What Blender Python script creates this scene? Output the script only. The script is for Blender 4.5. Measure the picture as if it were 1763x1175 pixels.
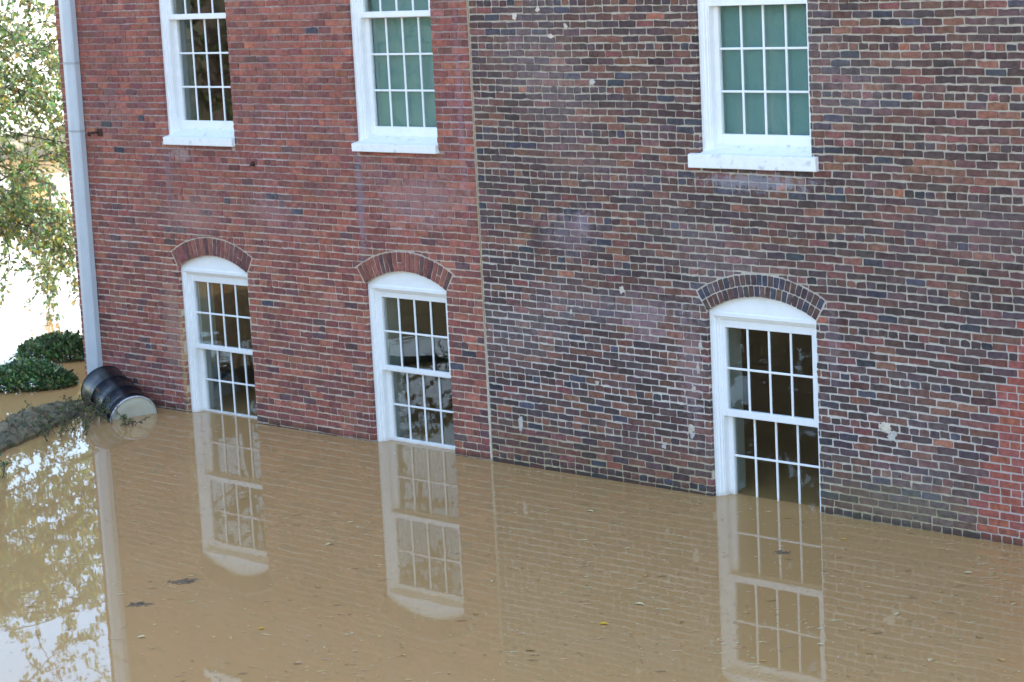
import bpy, math, random
import numpy as np
from mathutils import Vector, Matrix, noise as mnoise
R = math.radians
rnd = random.Random(7)
sc = bpy.context.scene
for o in list(bpy.data.objects): bpy.data.objects.remove(o)
col = sc.collection

# ------------------------------------------------------------------ camera
CAM = Vector((0.0, -15.926, 5.081))
yaw, pit, rol = R(43.2926), R(9.8846), R(-2.9337)
fw = Vector((-math.sin(yaw)*math.cos(pit), math.cos(yaw)*math.cos(pit), -math.sin(pit)))
r0 = fw.cross(Vector((0, 0, 1))).normalized(); u0 = r0.cross(fw)
rr = math.cos(rol)*r0 + math.sin(rol)*u0
uu = -math.sin(rol)*r0 + math.cos(rol)*u0
cd = bpy.data.cameras.new('camera'); cam = bpy.data.objects.new('camera', cd); col.objects.link(cam)
M = Matrix((rr, uu, -fw)).transposed().to_4x4(); M.translation = CAM
cam.matrix_world = M
cd.sensor_fit = 'HORIZONTAL'; cd.sensor_width = 36; cd.lens = 78.50
cd.clip_start = .1; cd.clip_end = 6000
cd.dof.use_dof = True; cd.dof.focus_distance = 21.5; cd.dof.aperture_fstop = 2.8
sc.camera = cam

# ------------------------------------------------------------------ world and sun
SUN_EL, SUN_ROT = 34.0, 22.0      # degrees; rotation from +Y towards +X (behind the building)
w = bpy.data.worlds.new('World'); sc.world = w; w.use_nodes = True
nt = w.node_tree; nt.nodes.clear()
out = nt.nodes.new('ShaderNodeOutputWorld'); bg = nt.nodes.new('ShaderNodeBackground')
sky = nt.nodes.new('ShaderNodeTexSky'); sky.sky_type = 'NISHITA'; sky.sun_disc = False
sky.sun_elevation = R(SUN_EL); sky.sun_rotation = R(SUN_ROT)
sky.altitude = 0; sky.air_density = 1.0; sky.dust_density = .9; sky.ozone_density = 1.0
tc = nt.nodes.new('ShaderNodeTexCoord'); mp = nt.nodes.new('ShaderNodeMapping'); mp.inputs['Scale'].default_value = (1, 1, 2.6)
cn = nt.nodes.new('ShaderNodeTexNoise'); cn.inputs['Scale'].default_value = 3.1; cn.inputs['Detail'].default_value = 8; cn.inputs['Roughness'].default_value = .58
cr = nt.nodes.new('ShaderNodeValToRGB'); cr.color_ramp.elements[0].position = .55; cr.color_ramp.elements[1].position = .85
cr.color_ramp.elements[0].color = (0, 0, 0, 1); cr.color_ramp.elements[1].color = (.8, .8, .8, 1)
mx = nt.nodes.new('ShaderNodeMixRGB'); mx.inputs['Color2'].default_value = (9.5, 9.6, 9.9, 1)
nt.links.new(tc.outputs['Generated'], mp.inputs['Vector']); nt.links.new(mp.outputs['Vector'], cn.inputs['Vector'])
nt.links.new(cn.outputs['Fac'], cr.inputs['Fac']); nt.links.new(cr.outputs['Color'], mx.inputs['Fac'])
nt.links.new(sky.outputs['Color'], mx.inputs['Color1']); nt.links.new(mx.outputs['Color'], bg.inputs['Color'])
bg.inputs['Strength'].default_value = .15
nt.links.new(bg.outputs['Background'], out.inputs['Surface'])
sl = bpy.data.lights.new('sun', 'SUN'); sl.energy = 2.2; sl.angle = R(.5); sl.color = (1, .93, .82)
sun = bpy.data.objects.new('sun', sl); col.objects.link(sun)
el, ro = R(SUN_EL), R(SUN_ROT)
SD = Vector((math.sin(ro)*math.cos(el), math.cos(ro)*math.cos(el), math.sin(el)))
sun.rotation_euler = (-SD).to_track_quat('-Z', 'Y').to_euler(); sun.location = SD*60
sc.view_settings.view_transform = 'Standard'; sc.view_settings.look = 'None'
sc.view_settings.exposure = 2.35; sc.view_settings.gamma = 1

# ------------------------------------------------------------------ helpers
def s2l(c):
    return tuple(((v/255)/12.92 if v/255 <= .04045 else ((v/255+.055)/1.055)**2.4) for v in c)

def vn(x, y, s=0.0):
    return mnoise.noise(Vector((x, y, s*7.31)))          # -1..1

class MB:
    def __init__(s): s.v = []; s.f = []; s.m = []; s.c = []
    def add(s, vs, fs, mi=0, c=(1, 1, 1)):
        b = len(s.v); s.v.extend(vs); s.c.extend([c]*len(vs))
        for f in fs: s.f.append(tuple(i+b for i in f)); s.m.append(mi)
    def box(s, x0, x1, y0, y1, z0, z1, mi=0, c=(1, 1, 1)):
        s.add([(x0,y0,z0),(x1,y0,z0),(x1,y1,z0),(x0,y1,z0),(x0,y0,z1),(x1,y0,z1),(x1,y1,z1),(x0,y1,z1)],
              [(0,3,2,1),(4,5,6,7),(0,1,5,4),(1,2,6,5),(2,3,7,6),(3,0,4,7)], mi, c)
    def tube(s, pts, rad, n=8, mi=0, c=(1, 1, 1), cap=True):
        pts = [Vector(p) for p in pts]; rings = []
        for i, p in enumerate(pts):
            t = (pts[min(i+1, len(pts)-1)]-pts[max(i-1, 0)])
            if t.length < 1e-9: t = Vector((0, 0, 1))
            t.normalize()
            a = t.cross(Vector((0, 0, 1)) if abs(t.z) < .9 else Vector((1, 0, 0))).normalized(); b = t.cross(a)
            r = rad[i] if isinstance(rad, (list, tuple)) else rad
            rings.append([tuple(p + r*(math.cos(k*2*math.pi/n)*a + math.sin(k*2*math.pi/n)*b)) for k in range(n)])
        vs = [v for g in rings for v in g]; fs = []
        for i in range(len(pts)-1):
            for k in range(n):
                fs.append((i*n+k, i*n+(k+1) % n, (i+1)*n+(k+1) % n, (i+1)*n+k))
        if cap: fs.append(tuple(range(n-1, -1, -1))); fs.append(tuple((len(pts)-1)*n+k for k in range(n)))
        s.add(vs, fs, mi, c)
    def build(s, name, mats, parent=None, smooth=False, loc=None):
        me = bpy.data.meshes.new(name)
        vs = s.v
        me.from_pydata(vs, [], s.f)
        if not isinstance(mats, (list, tuple)): mats = [mats]
        for m in mats: me.materials.append(m)
        if any(s.m): me.polygons.foreach_set('material_index', s.m)
        if smooth: me.polygons.foreach_set('use_smooth', [True]*len(s.f))
        a = me.color_attributes.new('Col', 'FLOAT_COLOR', 'POINT')
        arr = np.ones((len(s.v), 4), np.float32); arr[:, :3] = np.array(s.c, np.float32).reshape(-1, 3)
        a.data.foreach_set('color', arr.ravel())
        me.update()
        o = bpy.data.objects.new(name, me); col.objects.link(o)
        if parent is not None:
            o.parent = parent
            if parent.type == 'EMPTY': o.matrix_parent_inverse = Matrix.Translation(-parent.location)
        return o

def empty(name, loc, label, cat, group=None):
    o = bpy.data.objects.new(name, None); o.empty_display_size = .2; o.location = loc; col.objects.link(o)
    tag(o, label, cat, group); return o
def tag(o, label=None, cat=None, group=None, kind=None):
    if label: o['label'] = label
    if cat: o['category'] = cat
    if group: o['group'] = group
    if kind: o['kind'] = kind
    return o

# ------------------------------------------------------------------ materials
def mat(name):
    m = bpy.data.materials.new(name); m.use_nodes = True
    n = m.node_tree.nodes; p = n['Principled BSDF']; return m, m.node_tree, p

def noisy(name, base=None, stains=None, amt=.25, scale=30, rough=.85, bump=.3, bscale=60, bdist=.004, attr=False, spec=.3, tint=None, mud=None):
    """principled with colour (attribute or fixed) broken up by two noises and a bump"""
    m, t, p = mat(name); N = t.nodes.new; L = t.links.new
    co = N('ShaderNodeTexCoord')
    n1 = N('ShaderNodeTexNoise'); n1.inputs['Scale'].default_value = scale; n1.inputs['Detail'].default_value = 6; n1.inputs['Roughness'].default_value = .65
    L(co.outputs['Object'], n1.inputs['Vector'])
    mr = N('ShaderNodeMapRange'); mr.inputs['From Min'].default_value = .3; mr.inputs['From Max'].default_value = .7
    mr.inputs['To Min'].default_value = 1-amt; mr.inputs['To Max'].default_value = 1+amt
    L(n1.outputs['Fac'], mr.inputs['Value'])
    mul = N('ShaderNodeVectorMath'); mul.operation = 'SCALE'
    if attr:
        a = N('ShaderNodeAttribute'); a.attribute_name = 'Col'; L(a.outputs['Color'], mul.inputs[0])
    else:
        mul.inputs[0].default_value = base
    L(mr.outputs['Result'], mul.inputs['Scale'])
    last = mul.outputs['Vector']
    if tint:
        n3 = N('ShaderNodeTexNoise'); n3.inputs['Scale'].default_value = tint[1]; n3.inputs['Detail'].default_value = 5
        L(co.outputs['Object'], n3.inputs['Vector'])
        rp = N('ShaderNodeMapRange'); rp.inputs['From Min'].default_value = tint[2]; rp.inputs['From Max'].default_value = tint[2]+.15; rp.inputs['To Max'].default_value = tint[3]
        L(n3.outputs['Fac'], rp.inputs['Value'])
        mm = N('ShaderNodeMixRGB'); mm.inputs['Color2'].default_value = (*tint[0], 1); L(rp.outputs['Result'], mm.inputs['Fac']); L(last, mm.inputs['Color1']); last = mm.outputs['Color']
    if mud:
        sp = N('ShaderNodeSeparateXYZ'); L(co.outputs['Object'], sp.inputs['Vector'])
        sn = N('ShaderNodeTexNoise'); sn.inputs['Scale'].default_value = 5; sn.inputs['Detail'].default_value = 6; L(co.outputs['Object'], sn.inputs['Vector'])
        ad = N('ShaderNodeMath'); ad.operation = 'MULTIPLY_ADD'; ad.inputs[1].default_value = mud[1]; L(sn.outputs['Fac'], ad.inputs[0]); L(sp.outputs['Z'], ad.inputs[2])
        rp = N('ShaderNodeMapRange'); rp.interpolation_type = 'SMOOTHSTEP'
        rp.inputs['From Min'].default_value = mud[2]; rp.inputs['From Max'].default_value = mud[2]*.35; rp.inputs['To Min'].default_value = 0; rp.inputs['To Max'].default_value = mud[3]
        L(ad.outputs[0], rp.inputs['Value'])
        mm = N('ShaderNodeMixRGB'); mm.inputs['Color2'].default_value = (*mud[0], 1); L(rp.outputs['Result'], mm.inputs['Fac']); L(last, mm.inputs['Color1']); last = mm.outputs['Color']
    for (x0, z0, w_, h_, cc, k_) in (stains or []):
        sp = N('ShaderNodeSeparateXYZ'); L(co.outputs['Object'], sp.inputs['Vector'])
        cb = N('ShaderNodeCombineXYZ')
        for ax, c0, hw in (('X', x0, w_), ('Z', z0, h_)):
            q = N('ShaderNodeMath'); q.operation = 'SUBTRACT'; q.inputs[1].default_value = c0; L(sp.outputs[ax], q.inputs[0])
            q2 = N('ShaderNodeMath'); q2.operation = 'DIVIDE'; q2.inputs[1].default_value = hw; L(q.outputs[0], q2.inputs[0])
            L(q2.outputs[0], cb.inputs[ax])
        ln = N('ShaderNodeVectorMath'); ln.operation = 'LENGTH'; L(cb.outputs[0], ln.inputs[0])
        sn = N('ShaderNodeTexNoise'); sn.inputs['Scale'].default_value = 15; sn.inputs['Detail'].default_value = 7; sn.inputs['Roughness'].default_value = .7; L(co.outputs['Object'], sn.inputs['Vector'])
        ad = N('ShaderNodeMath'); ad.operation = 'MULTIPLY_ADD'; ad.inputs[1].default_value = 3.4; ad.inputs[2].default_value = -1.6; L(sn.outputs['Fac'], ad.inputs[0])
        sm = N('ShaderNodeMath'); sm.operation = 'ADD'; L(ad.outputs[0], sm.inputs[0]); L(ln.outputs['Value'], sm.inputs[1])
        rp = N('ShaderNodeMapRange'); rp.interpolation_type = 'SMOOTHSTEP'
        rp.inputs['From Min'].default_value = 1.05; rp.inputs['From Max'].default_value = .45; rp.inputs['To Min'].default_value = 0; rp.inputs['To Max'].default_value = k_*.85
        L(sm.outputs[0], rp.inputs['Value'])
        mm = N('ShaderNodeMixRGB'); mm.inputs['Color2'].default_value = (*s2l(cc), 1); L(rp.outputs['Result'], mm.inputs['Fac']); L(last, mm.inputs['Color1']); last = mm.outputs['Color']
    L(last, p.inputs['Base Color'])
    p.inputs['Roughness'].default_value = rough; p.inputs['Specular IOR Level'].default_value = spec
    if bump:
        n2 = N('ShaderNodeTexNoise'); n2.inputs['Scale'].default_value = bscale; n2.inputs['Detail'].default_value = 5
        L(co.outputs['Object'], n2.inputs['Vector'])
        b = N('ShaderNodeBump'); b.inputs['Strength'].default_value = bump; b.inputs['Distance'].default_value = bdist
        L(n2.outputs['Fac'], b.inputs['Height']); L(b.outputs['Normal'], p.inputs['Normal'])
    return m

STL = [(-17.075, 2.55, .08, .75, (136,130,142), .5), (-16.15, 2.62, .80, .36, (172,140,136), .38), (-19.85, 2.35, .75, .34, (170,136,128), .35),
       (-20.25, 2.75, .10, .5, (128,112,118), .4), (-20.38, 1.0, .22, .85, (170,140,124), .45), (-18.55, 2.45, .5, .25, (160,134,134), .25), (-15.55, 3.6, .05, 1.5, (150,130,144), .28), (-21.2, 4.2, .7, .5, (110,74,72), .25),
       (-20.0, 3.02, .25, .10, (190,176,170), .4), (-17.9, 2.72, .3, .1, (96,66,64), .4), (-20.24, .55, .05, .9, (196,166,110), .5)]
STR = [(-14.15, 2.4, .42, .30, (160,140,150), .28),(-14.0, 2.5, .12, .16, (176,160,170), .3), (-11.95, 2.95, .75, .10, (150,150,160), .6),  (-12.75, 1.2, .18, .75, (166,140,142), .35),
       (-14.6, 2.3, .12, .28, (60,48,48), .55), (-9.7, 2.6, 1.0, .3, (120,102,104), .25), (-10.6, .20, .9, .22, (104,98,66), .35), (-13.5, 1.7, 1.3, .22, (150,136,142), .22), (-11.15, 1.55, .1, .5, (150,130,134), .3), (-14.0, 3.05, .6, .1, (140,110,100), .3)]
def bm(n, st): return noisy(n, attr=True, amt=.42, scale=17, rough=.9, bump=.6, bscale=80, bdist=.005, stains=st, tint=((.085, .06, .06), 13, .56, .5), mud=((.035, .028, .02), .12, .18, .7))
def mm_(n, st): return noisy(n, attr=True, amt=.18, scale=22, rough=.95, bump=.6, bscale=120, bdist=.004, stains=st, mud=((.10, .08, .05), .10, .105, .6))
M_brickL, M_brickR, M_mortarL, M_mortarR = bm('red_brick', STL), bm('dark_brick', STR), mm_('mortar', STL), mm_('old_mortar', STR)
M_brick, M_mortar = bm('new_brick', None), mm_('grey_mortar', None)
M_white = noisy('white_paint', base=(.80, .80, .79), amt=.04, scale=9, rough=.45, bump=.08, bscale=40, bdist=.002, spec=.4, tint=((.58, .57, .53), 3.5, .58, .3), mud=((.40, .32, .20), .10, .10, .45))
M_sill = noisy('worn_white_paint', base=(.78, .78, .77), amt=.05, scale=12, rough=.6, bump=.25, bscale=60, bdist=.003, tint=((.35, .36, .32), 14, .60, .55))
M_pipe = noisy('grey_painted_metal', base=(.47, .51, .54), amt=.06, scale=4, rough=.42, bump=.04, bscale=20, bdist=.002, spec=.5)
M_join = noisy('grey_joint_sealant', base=(.36, .38, .38), amt=.1, scale=20, rough=.7, bump=0)
M_black = noisy('black_enamel', base=(.006, .007, .010), amt=.3, scale=8, rough=.27, bump=.05, bscale=7, bdist=.01, spec=.2, tint=((.04, .036, .032), 9, .62, .4))
M_lid = noisy('dirty_pale_metal', base=(.50, .49, .40), amt=.10, scale=6, rough=.5, bump=.05, bscale=12, bdist=.004, tint=((.28, .25, .18), 5, .55, .6))
M_chime = noisy('bare_metal_rim', base=(.42, .43, .44), amt=.2, scale=25, rough=.4, bump=0, spec=.6)
M_stone = noisy('weathered_stone', attr=True, amt=.35, scale=9, rough=.9, bump=.8, bscale=22, bdist=.03, tint=((.035, .042, .02), 7, .47, .7))
M_blind = noisy('teal_roller_blind', base=(.17, .285, .26), amt=.06, scale=60, rough=.8, bump=.1, bscale=200, bdist=.001)
M_plaster = noisy('interior_plaster', base=(.30, .33, .30), amt=.08, scale=5, rough=.8, bump=0)
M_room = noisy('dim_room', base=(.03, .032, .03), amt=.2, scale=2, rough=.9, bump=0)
M_rust = noisy('rusty_iron', base=(.06, .028, .02), amt=.4, scale=40, rough=.9, bump=.6, bscale=80, bdist=.003)
M_bark = noisy('bark', base=(.10, .085, .07), amt=.4, scale=14, rough=.95, bump=.9, bscale=25, bdist=.02)
M_palebark = noisy('wet_twigs', base=(.16, .12, .085), amt=.3, scale=10, rough=.9, bump=.5, bscale=25, bdist=.01)
M_roof = noisy('roof_slate', base=(.09, .09, .10), amt=.3, scale=5, rough=.8, bump=.3, bscale=9)
M_bank = noisy('bank_soil', base=(.10, .09, .055), amt=.5, scale=.7, rough=1, bump=.6, bscale=3, bdist=.1, tint=((.07, .10, .035), .35, .47, .8))
M_dry = noisy('dry_grass', base=(.42, .34, .20), amt=.3, scale=1.2, rough=1, bump=.6, bscale=6, bdist=.05)
M_fleck = noisy('pale_debris', attr=True, amt=.3, scale=40, rough=.9, bump=0)
M_tan = noisy('tan_boards', base=(.45, .33, .16), amt=.2, scale=3, rough=.8, bump=.2, bscale=10)
M_dark = noisy('dark_opening', base=(.02, .022, .025), amt=.3, scale=3, rough=.5, bump=0)

def leaf_mat(name, rough=.45, trans=.45, spec=.35):
    m, t, p = mat(name); N = t.nodes.new; L = t.links.new
    a = N('ShaderNodeAttribute'); a.attribute_name = 'Col'
    L(a.outputs['Color'], p.inputs['Base Color']); p.inputs['Roughness'].default_value = rough; p.inputs['Specular IOR Level'].default_value = spec
    tr = N('ShaderNodeBsdfTranslucent'); L(a.outputs['Color'], tr.inputs['Color'])
    mx = N('ShaderNodeMixShader'); mx.inputs['Fac'].default_value = trans
    L(p.outputs['BSDF'], mx.inputs[1]); L(tr.outputs['BSDF'], mx.inputs[2])
    L(mx.outputs['Shader'], t.nodes['Material Output'].inputs['Surface'])
    return m
M_leaf = leaf_mat('tree_leaves'); M_shrubleaf = leaf_mat('glossy_shrub_leaves', rough=.32, trans=.12, spec=.5)
M_fallen = leaf_mat('dead_leaf', rough=.6, trans=.1)

def glass_mat():
    m, t, p = mat('window_glass'); N = t.nodes.new; L = t.links.new
    t.nodes.remove(p)
    fr = N('ShaderNodeFresnel'); ge = N('ShaderNodeNewGeometry'); io = N('ShaderNodeMapRange'); io.inputs['To Min'].default_value = 1.52; io.inputs['To Max'].default_value = 1/1.52
    L(ge.outputs['Backfacing'], io.inputs['Value']); L(io.outputs['Result'], fr.inputs['IOR'])
    tr = N('ShaderNodeBsdfTransparent'); tr.inputs['Color'].default_value = (.93, .96, .95, 1)
    gl = N('ShaderNodeBsdfGlossy'); gl.inputs['Roughness'].default_value = .004; gl.inputs['Color'].default_value = (1, 1, 1, 1)
    mx = N('ShaderNodeMixShader'); L(fr.outputs['Fac'], mx.inputs['Fac']); L(tr.outputs['BSDF'], mx.inputs[1]); L(gl.outputs['BSDF'], mx.inputs[2])
    co = N('ShaderNodeTexCoord'); n = N('ShaderNodeTexNoise'); n.inputs['Scale'].default_value = 1.3; n.inputs['Detail'].default_value = 1
    b = N('ShaderNodeBump'); b.inputs['Strength'].default_value = .25; b.inputs['Distance'].default_value = .006
    L(co.outputs['Object'], n.inputs['Vector']); L(n.outputs['Fac'], b.inputs['Height'])
    L(b.outputs['Normal'], gl.inputs['Normal'])
    L(mx.outputs['Shader'], t.nodes['Material Output'].inputs['Surface'])
    return m
M_glass = glass_mat()

def water_mat():
    m, t, p = mat('muddy_water'); N = t.nodes.new; L = t.links.new
    co = N('ShaderNodeTexCoord')
    n = N('ShaderNodeTexNoise'); n.inputs['Scale'].default_value = .35; n.inputs['Detail'].default_value = 4
    L(co.outputs['Object'], n.inputs['Vector'])
    mx = N('ShaderNodeMixRGB'); mx.inputs['Color1'].default_value = (.48, .282, .114, 1); mx.inputs['Color2'].default_value = (.405, .235, .092, 1)
    L(n.outputs['Fac'], mx.inputs['Fac']); L(mx.outputs['Color'], p.inputs['Base Color'])
    p.inputs['Roughness'].default_value = .015; p.inputs['IOR'].default_value = 1.333
    # gentle wavelets, stronger out in the open channel than in the lee of the wall
    mp1 = N('ShaderNodeMapping'); mp1.inputs['Rotation'].default_value = (0, 0, R(40)); mp1.inputs['Scale'].default_value = (1, .45, 1)
    L(co.outputs['Object'], mp1.inputs['Vector'])
    a = N('ShaderNodeTexNoise'); a.inputs['Scale'].default_value = 3.0; a.inputs['Detail'].default_value = 2.0
    c = N('ShaderNodeTexNoise'); c.inputs['Scale'].default_value = 1.1; c.inputs['Detail'].default_value = 1.0
    L(mp1.outputs['Vector'], a.inputs['Vector']); L(mp1.outputs['Vector'], c.inputs['Vector'])
    ad = N('ShaderNodeMath'); ad.operation = 'MULTIPLY_ADD'; ad.inputs[1].default_value = .35
    L(a.outputs['Fac'], ad.inputs[0]); L(c.outputs['Fac'], ad.inputs[2])
    sx = N('ShaderNodeSeparateXYZ'); L(co.outputs['Object'], sx.inputs['Vector'])
    dm = N('ShaderNodeMapRange'); dm.inputs['From Min'].default_value = 0.5; dm.inputs['From Max'].default_value = 9; dm.inputs['To Min'].default_value = .0012; dm.inputs['To Max'].default_value = .055
    L(sx.outputs['Y'], dm.inputs['Value'])
    dx_ = N('ShaderNodeMapRange'); dx_.inputs['From Min'].default_value = -19; dx_.inputs['From Max'].default_value = -23; dx_.inputs['To Min'].default_value = 0; dx_.inputs['To Max'].default_value = .0036
    L(sx.outputs['X'], dx_.inputs['Value'])
    sm = N('ShaderNodeMath'); sm.operation = 'ADD'; L(dm.outputs['Result'], sm.inputs[0]); L(dx_.outputs['Result'], sm.inputs[1])
    b = N('ShaderNodeBump'); b.inputs['Strength'].default_value = 1; L(sm.outputs[0], b.inputs['Distance'])
    L(ad.outputs['Value'], b.inputs['Height']); L(b.outputs['Normal'], p.inputs['Normal'])
    return m
M_water = water_mat()

# ------------------------------------------------------------------ setting: flood water, banks
mb = MB(); S_ = 1500.0
mb.add([(-S_, -S_, 0), (S_, -S_, 0), (S_, S_, 0), (-S_, S_, 0)], [(0, 1, 2, 3)])
water = mb.build('flood_water', M_water); tag(water, kind='structure')

def mound(name, m, cx, cy, lx, ly, h, rot, n=40, k=28, seed=0):
    mb = MB(); vs = []; ca, sa = math.cos(rot), math.sin(rot)
    for j in range(k+1):
        for i in range(n+1):
            u, v = i/n*2-1, j/k*2-1
            d = max(0, 1-(u*u)**2)*max(0, 1-(v*v)**1.5)
            z = h*d**.6*(1+.35*vn(u*3+seed, v*3, seed)) - .35 + .12*vn(u*12, v*12, seed+2)
            x, y = u*lx, v*ly
            vs.append((cx+x*ca-y*sa, cy+x*sa+y*ca, z))
    fs = [(j*(n+1)+i, j*(n+1)+i+1, (j+1)*(n+1)+i+1, (j+1)*(n+1)+i) for j in range(k) for i in range(n)]
    mb.add(vs, fs); o = mb.build(name, m, smooth=True); tag(o, kind='structure'); return o
mound('river_bank', M_bank, -38, -31, 42, 11, 5.0, R(-30), seed=3)
mound('grass_bank', M_dry, -53.5, 22.0, 2.0, .9, .95, R(43), seed=5)

# ------------------------------------------------------------------ brickwork
RISE, ARCHW, ARING = .165, 1.21, .205
HW = .605
RAD = (HW**2+RISE**2)/(2*RISE)
TH = math.asin(HW/RAD)

class Opening:
    def __init__(s, x0, x1, z0, zs, arch):
        s.x0, s.x1, s.z0, s.zs, s.arch = x0, x1, z0, zs, arch
        s.cx = (x0+x1)/2; h = (x1-x0)/2
        s.R = (h*h+RISE*RISE)/(2*RISE); s.th = math.asin(h/s.R); s.cz = zs+RISE-s.R
    def top(s, x):
        if not s.arch: return s.zs
        return s.cz+math.sqrt(max(0, s.R**2-(x-s.cx)**2))

def clip_half(poly, a, b, c):
    """keep a*x+b*z >= c"""
    o = []
    for i in range(len(poly)):
        p, q = poly[i], poly[(i+1) % len(poly)]
        dp, dq = a*p[0]+b*p[1]-c, a*q[0]+b*q[1]-c
        if dp >= 0: o.append(p)
        if (dp > 0 and dq < 0) or (dp < 0 and dq > 0):
            t = dp/(dp-dq); o.append((p[0]+t*(q[0]-p[0]), p[1]+t*(q[1]-p[1])))
    return o
def area(p):
    return .5*abs(sum(p[i][0]*p[(i+1) % len(p)][1]-p[(i+1) % len(p)][0]*p[i][1] for i in range(len(p)))) if len(p) > 2 else 0

def cut_openings(poly, ops, gap):
    for o in ops:
        xs = [p[0] for p in poly]; zs = [p[1] for p in poly]
        if not xs: return []
        Rx = o.R+ARING+gap
        ztop = (o.cz+Rx) if o.arch else o.zs
        if max(xs) < o.x0-.25 or min(xs) > o.x1+.25 or max(zs) < o.z0 or min(zs) > ztop: continue
        cands = []
        cxm, czm = sum(xs)/len(xs), sum(zs)/len(zs)
        if not o.arch:
            if max(xs) <= o.x0 or min(xs) >= o.x1 or min(zs) >= o.zs or max(zs) <= o.z0: continue
            cands = [clip_half(poly, -1, 0, -o.x0), clip_half(poly, 1, 0, o.x1), clip_half(poly, 0, 1, o.zs), clip_half(poly, 0, -1, -o.z0)]
        else:
            # below the springing: straight jambs
            if max(zs) <= o.zs+.02:
                if max(xs) <= o.x0 or min(xs) >= o.x1: continue
                cands = [clip_half(poly, -1, 0, -o.x0), clip_half(poly, 1, 0, o.x1)]
            else:
                ang = math.atan2(cxm-o.cx, czm-o.cz)
                nx, nz = math.sin(ang), math.cos(ang)
                cands.append(clip_half(poly, nx, nz, nx*o.cx+nz*o.cz+Rx))
                for sgn in (-1, 1):
                    t = sgn*(o.th+gap/o.R)
                    # skewback line through the arch centre with direction (sin t, cos t); keep the outside
                    a, b = sgn*math.cos(t), -sgn*math.sin(t)
                    c = a*o.cx+b*o.cz
                    q = clip_half(poly, a, b, c)
                    if min(zs) < o.zs and q:
                        q = clip_half(q, sgn, 0, sgn*(o.x0 if sgn < 0 else o.x1))
                    cands.append(q)
        poly = max(cands, key=area)
        if area(poly) < .0004: return []
    return poly

def add_brick(mb, poly, c, jit=.0022, y0=0.0, depth=.05, chamfer=.0035, rng=rnd, detail=True, fuzz=None):
    if len(poly) < 3: return
    if not detail:
        yf = y0-.002
        mb.add([(x, yf, z) for x, z in poly], [tuple(range(len(poly)))], 0, c); return
    # orientation: counter clockwise seen from -y (x right, z up)
    s = sum(poly[i][0]*poly[(i+1) % len(poly)][1]-poly[(i+1) % len(poly)][0]*poly[i][1] for i in range(len(poly)))
    if s < 0: poly = poly[::-1]
    n = len(poly); ring = []
    cr = rng.uniform(.003, .009)
    for i in range(n):
        p, q = poly[i], poly[(i+1) % n]
        L = math.hypot(q[0]-p[0], q[1]-p[1])
        if L < 1e-5: continue
        k = min(cr, L*.3)
        ux, uz = (q[0]-p[0])/L, (q[1]-p[1])/L
        ring.append((p[0]+ux*k, p[1]+uz*k))
        m = int(L/.075)
        for j in range(1, m+1):
            t = j/(m+1); ring.append((p[0]+ux*L*t, p[1]+uz*L*t))
        ring.append((q[0]-ux*k, q[1]-uz*k))
    ring = [(x+rng.gauss(0, jit), z+rng.gauss(0, jit)) for x, z in ring]
    m = len(ring); cx = sum(p[0] for p in ring)/m; cz = sum(p[1] for p in ring)/m
    yf = y0-rng.uniform(-.0005, .0035)
    tilt = rng.gauss(0, .006); tz = rng.gauss(0, .012)
    inner = []
    for x, z in ring:
        dx, dz = x-cx, z-cz; d = math.hypot(dx, dz)+1e-6
        k = max(0, 1-chamfer*1.3/d)
        inner.append((cx+dx*k, yf+tilt*dx+tz*dz, cz+dz*k))
    vs = [(x, y0+depth, z) for x, z in ring]+[(x, y0+chamfer, z) for x, z in ring]+inner
    fs = []
    for i in range(m):
        j = (i+1) % m
        fs.append((i, j, m+j, m+i)); fs.append((m+i, m+j, 2*m+j, 2*m+i))
    fs.append(tuple(range(2*m, 3*m)))
    mb.add(vs, fs, 0, c)

def mixc(a, b, t): return tuple(a[i]*(1-t)+b[i]*t for i in range(3))
def jitc(c, h, v, rng=rnd):
    g_ = (c[0]+c[1]+c[2])/3; c = tuple((v_*.72+g_*.28)*.97*k_ for v_, k_ in zip(c, (1.03, .99, .85)))
    k = 1+rng.gauss(0, v); return tuple(max(.004, ch*k*(1+rng.gauss(0, h))) for ch in c)
# sRGB looks of the bricks turned into linear colours
RED = [s2l(c) for c in ((158,80,66),(150,74,66),(166,88,70),(140,72,68),(132,70,72),(148,82,76))]
PUR = [s2l(c) for c in ((124,72,74),(112,72,78),(128,70,68),(104,74,80))]
DRK = [s2l(c) for c in ((96,66,64),(90,64,68),(84,66,76),(104,68,64),(78,60,62),(92,70,72))]
BLU = [s2l(c) for c in ((70,68,84),(78,74,94),(64,64,76))]
BRN = [s2l(c) for c in ((124,78,66),(134,84,68),(116,74,64))]
ORG = [s2l(c) for c in ((168,98,72),(158,86,66))]
GREY = s2l((165,150,150))

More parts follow.
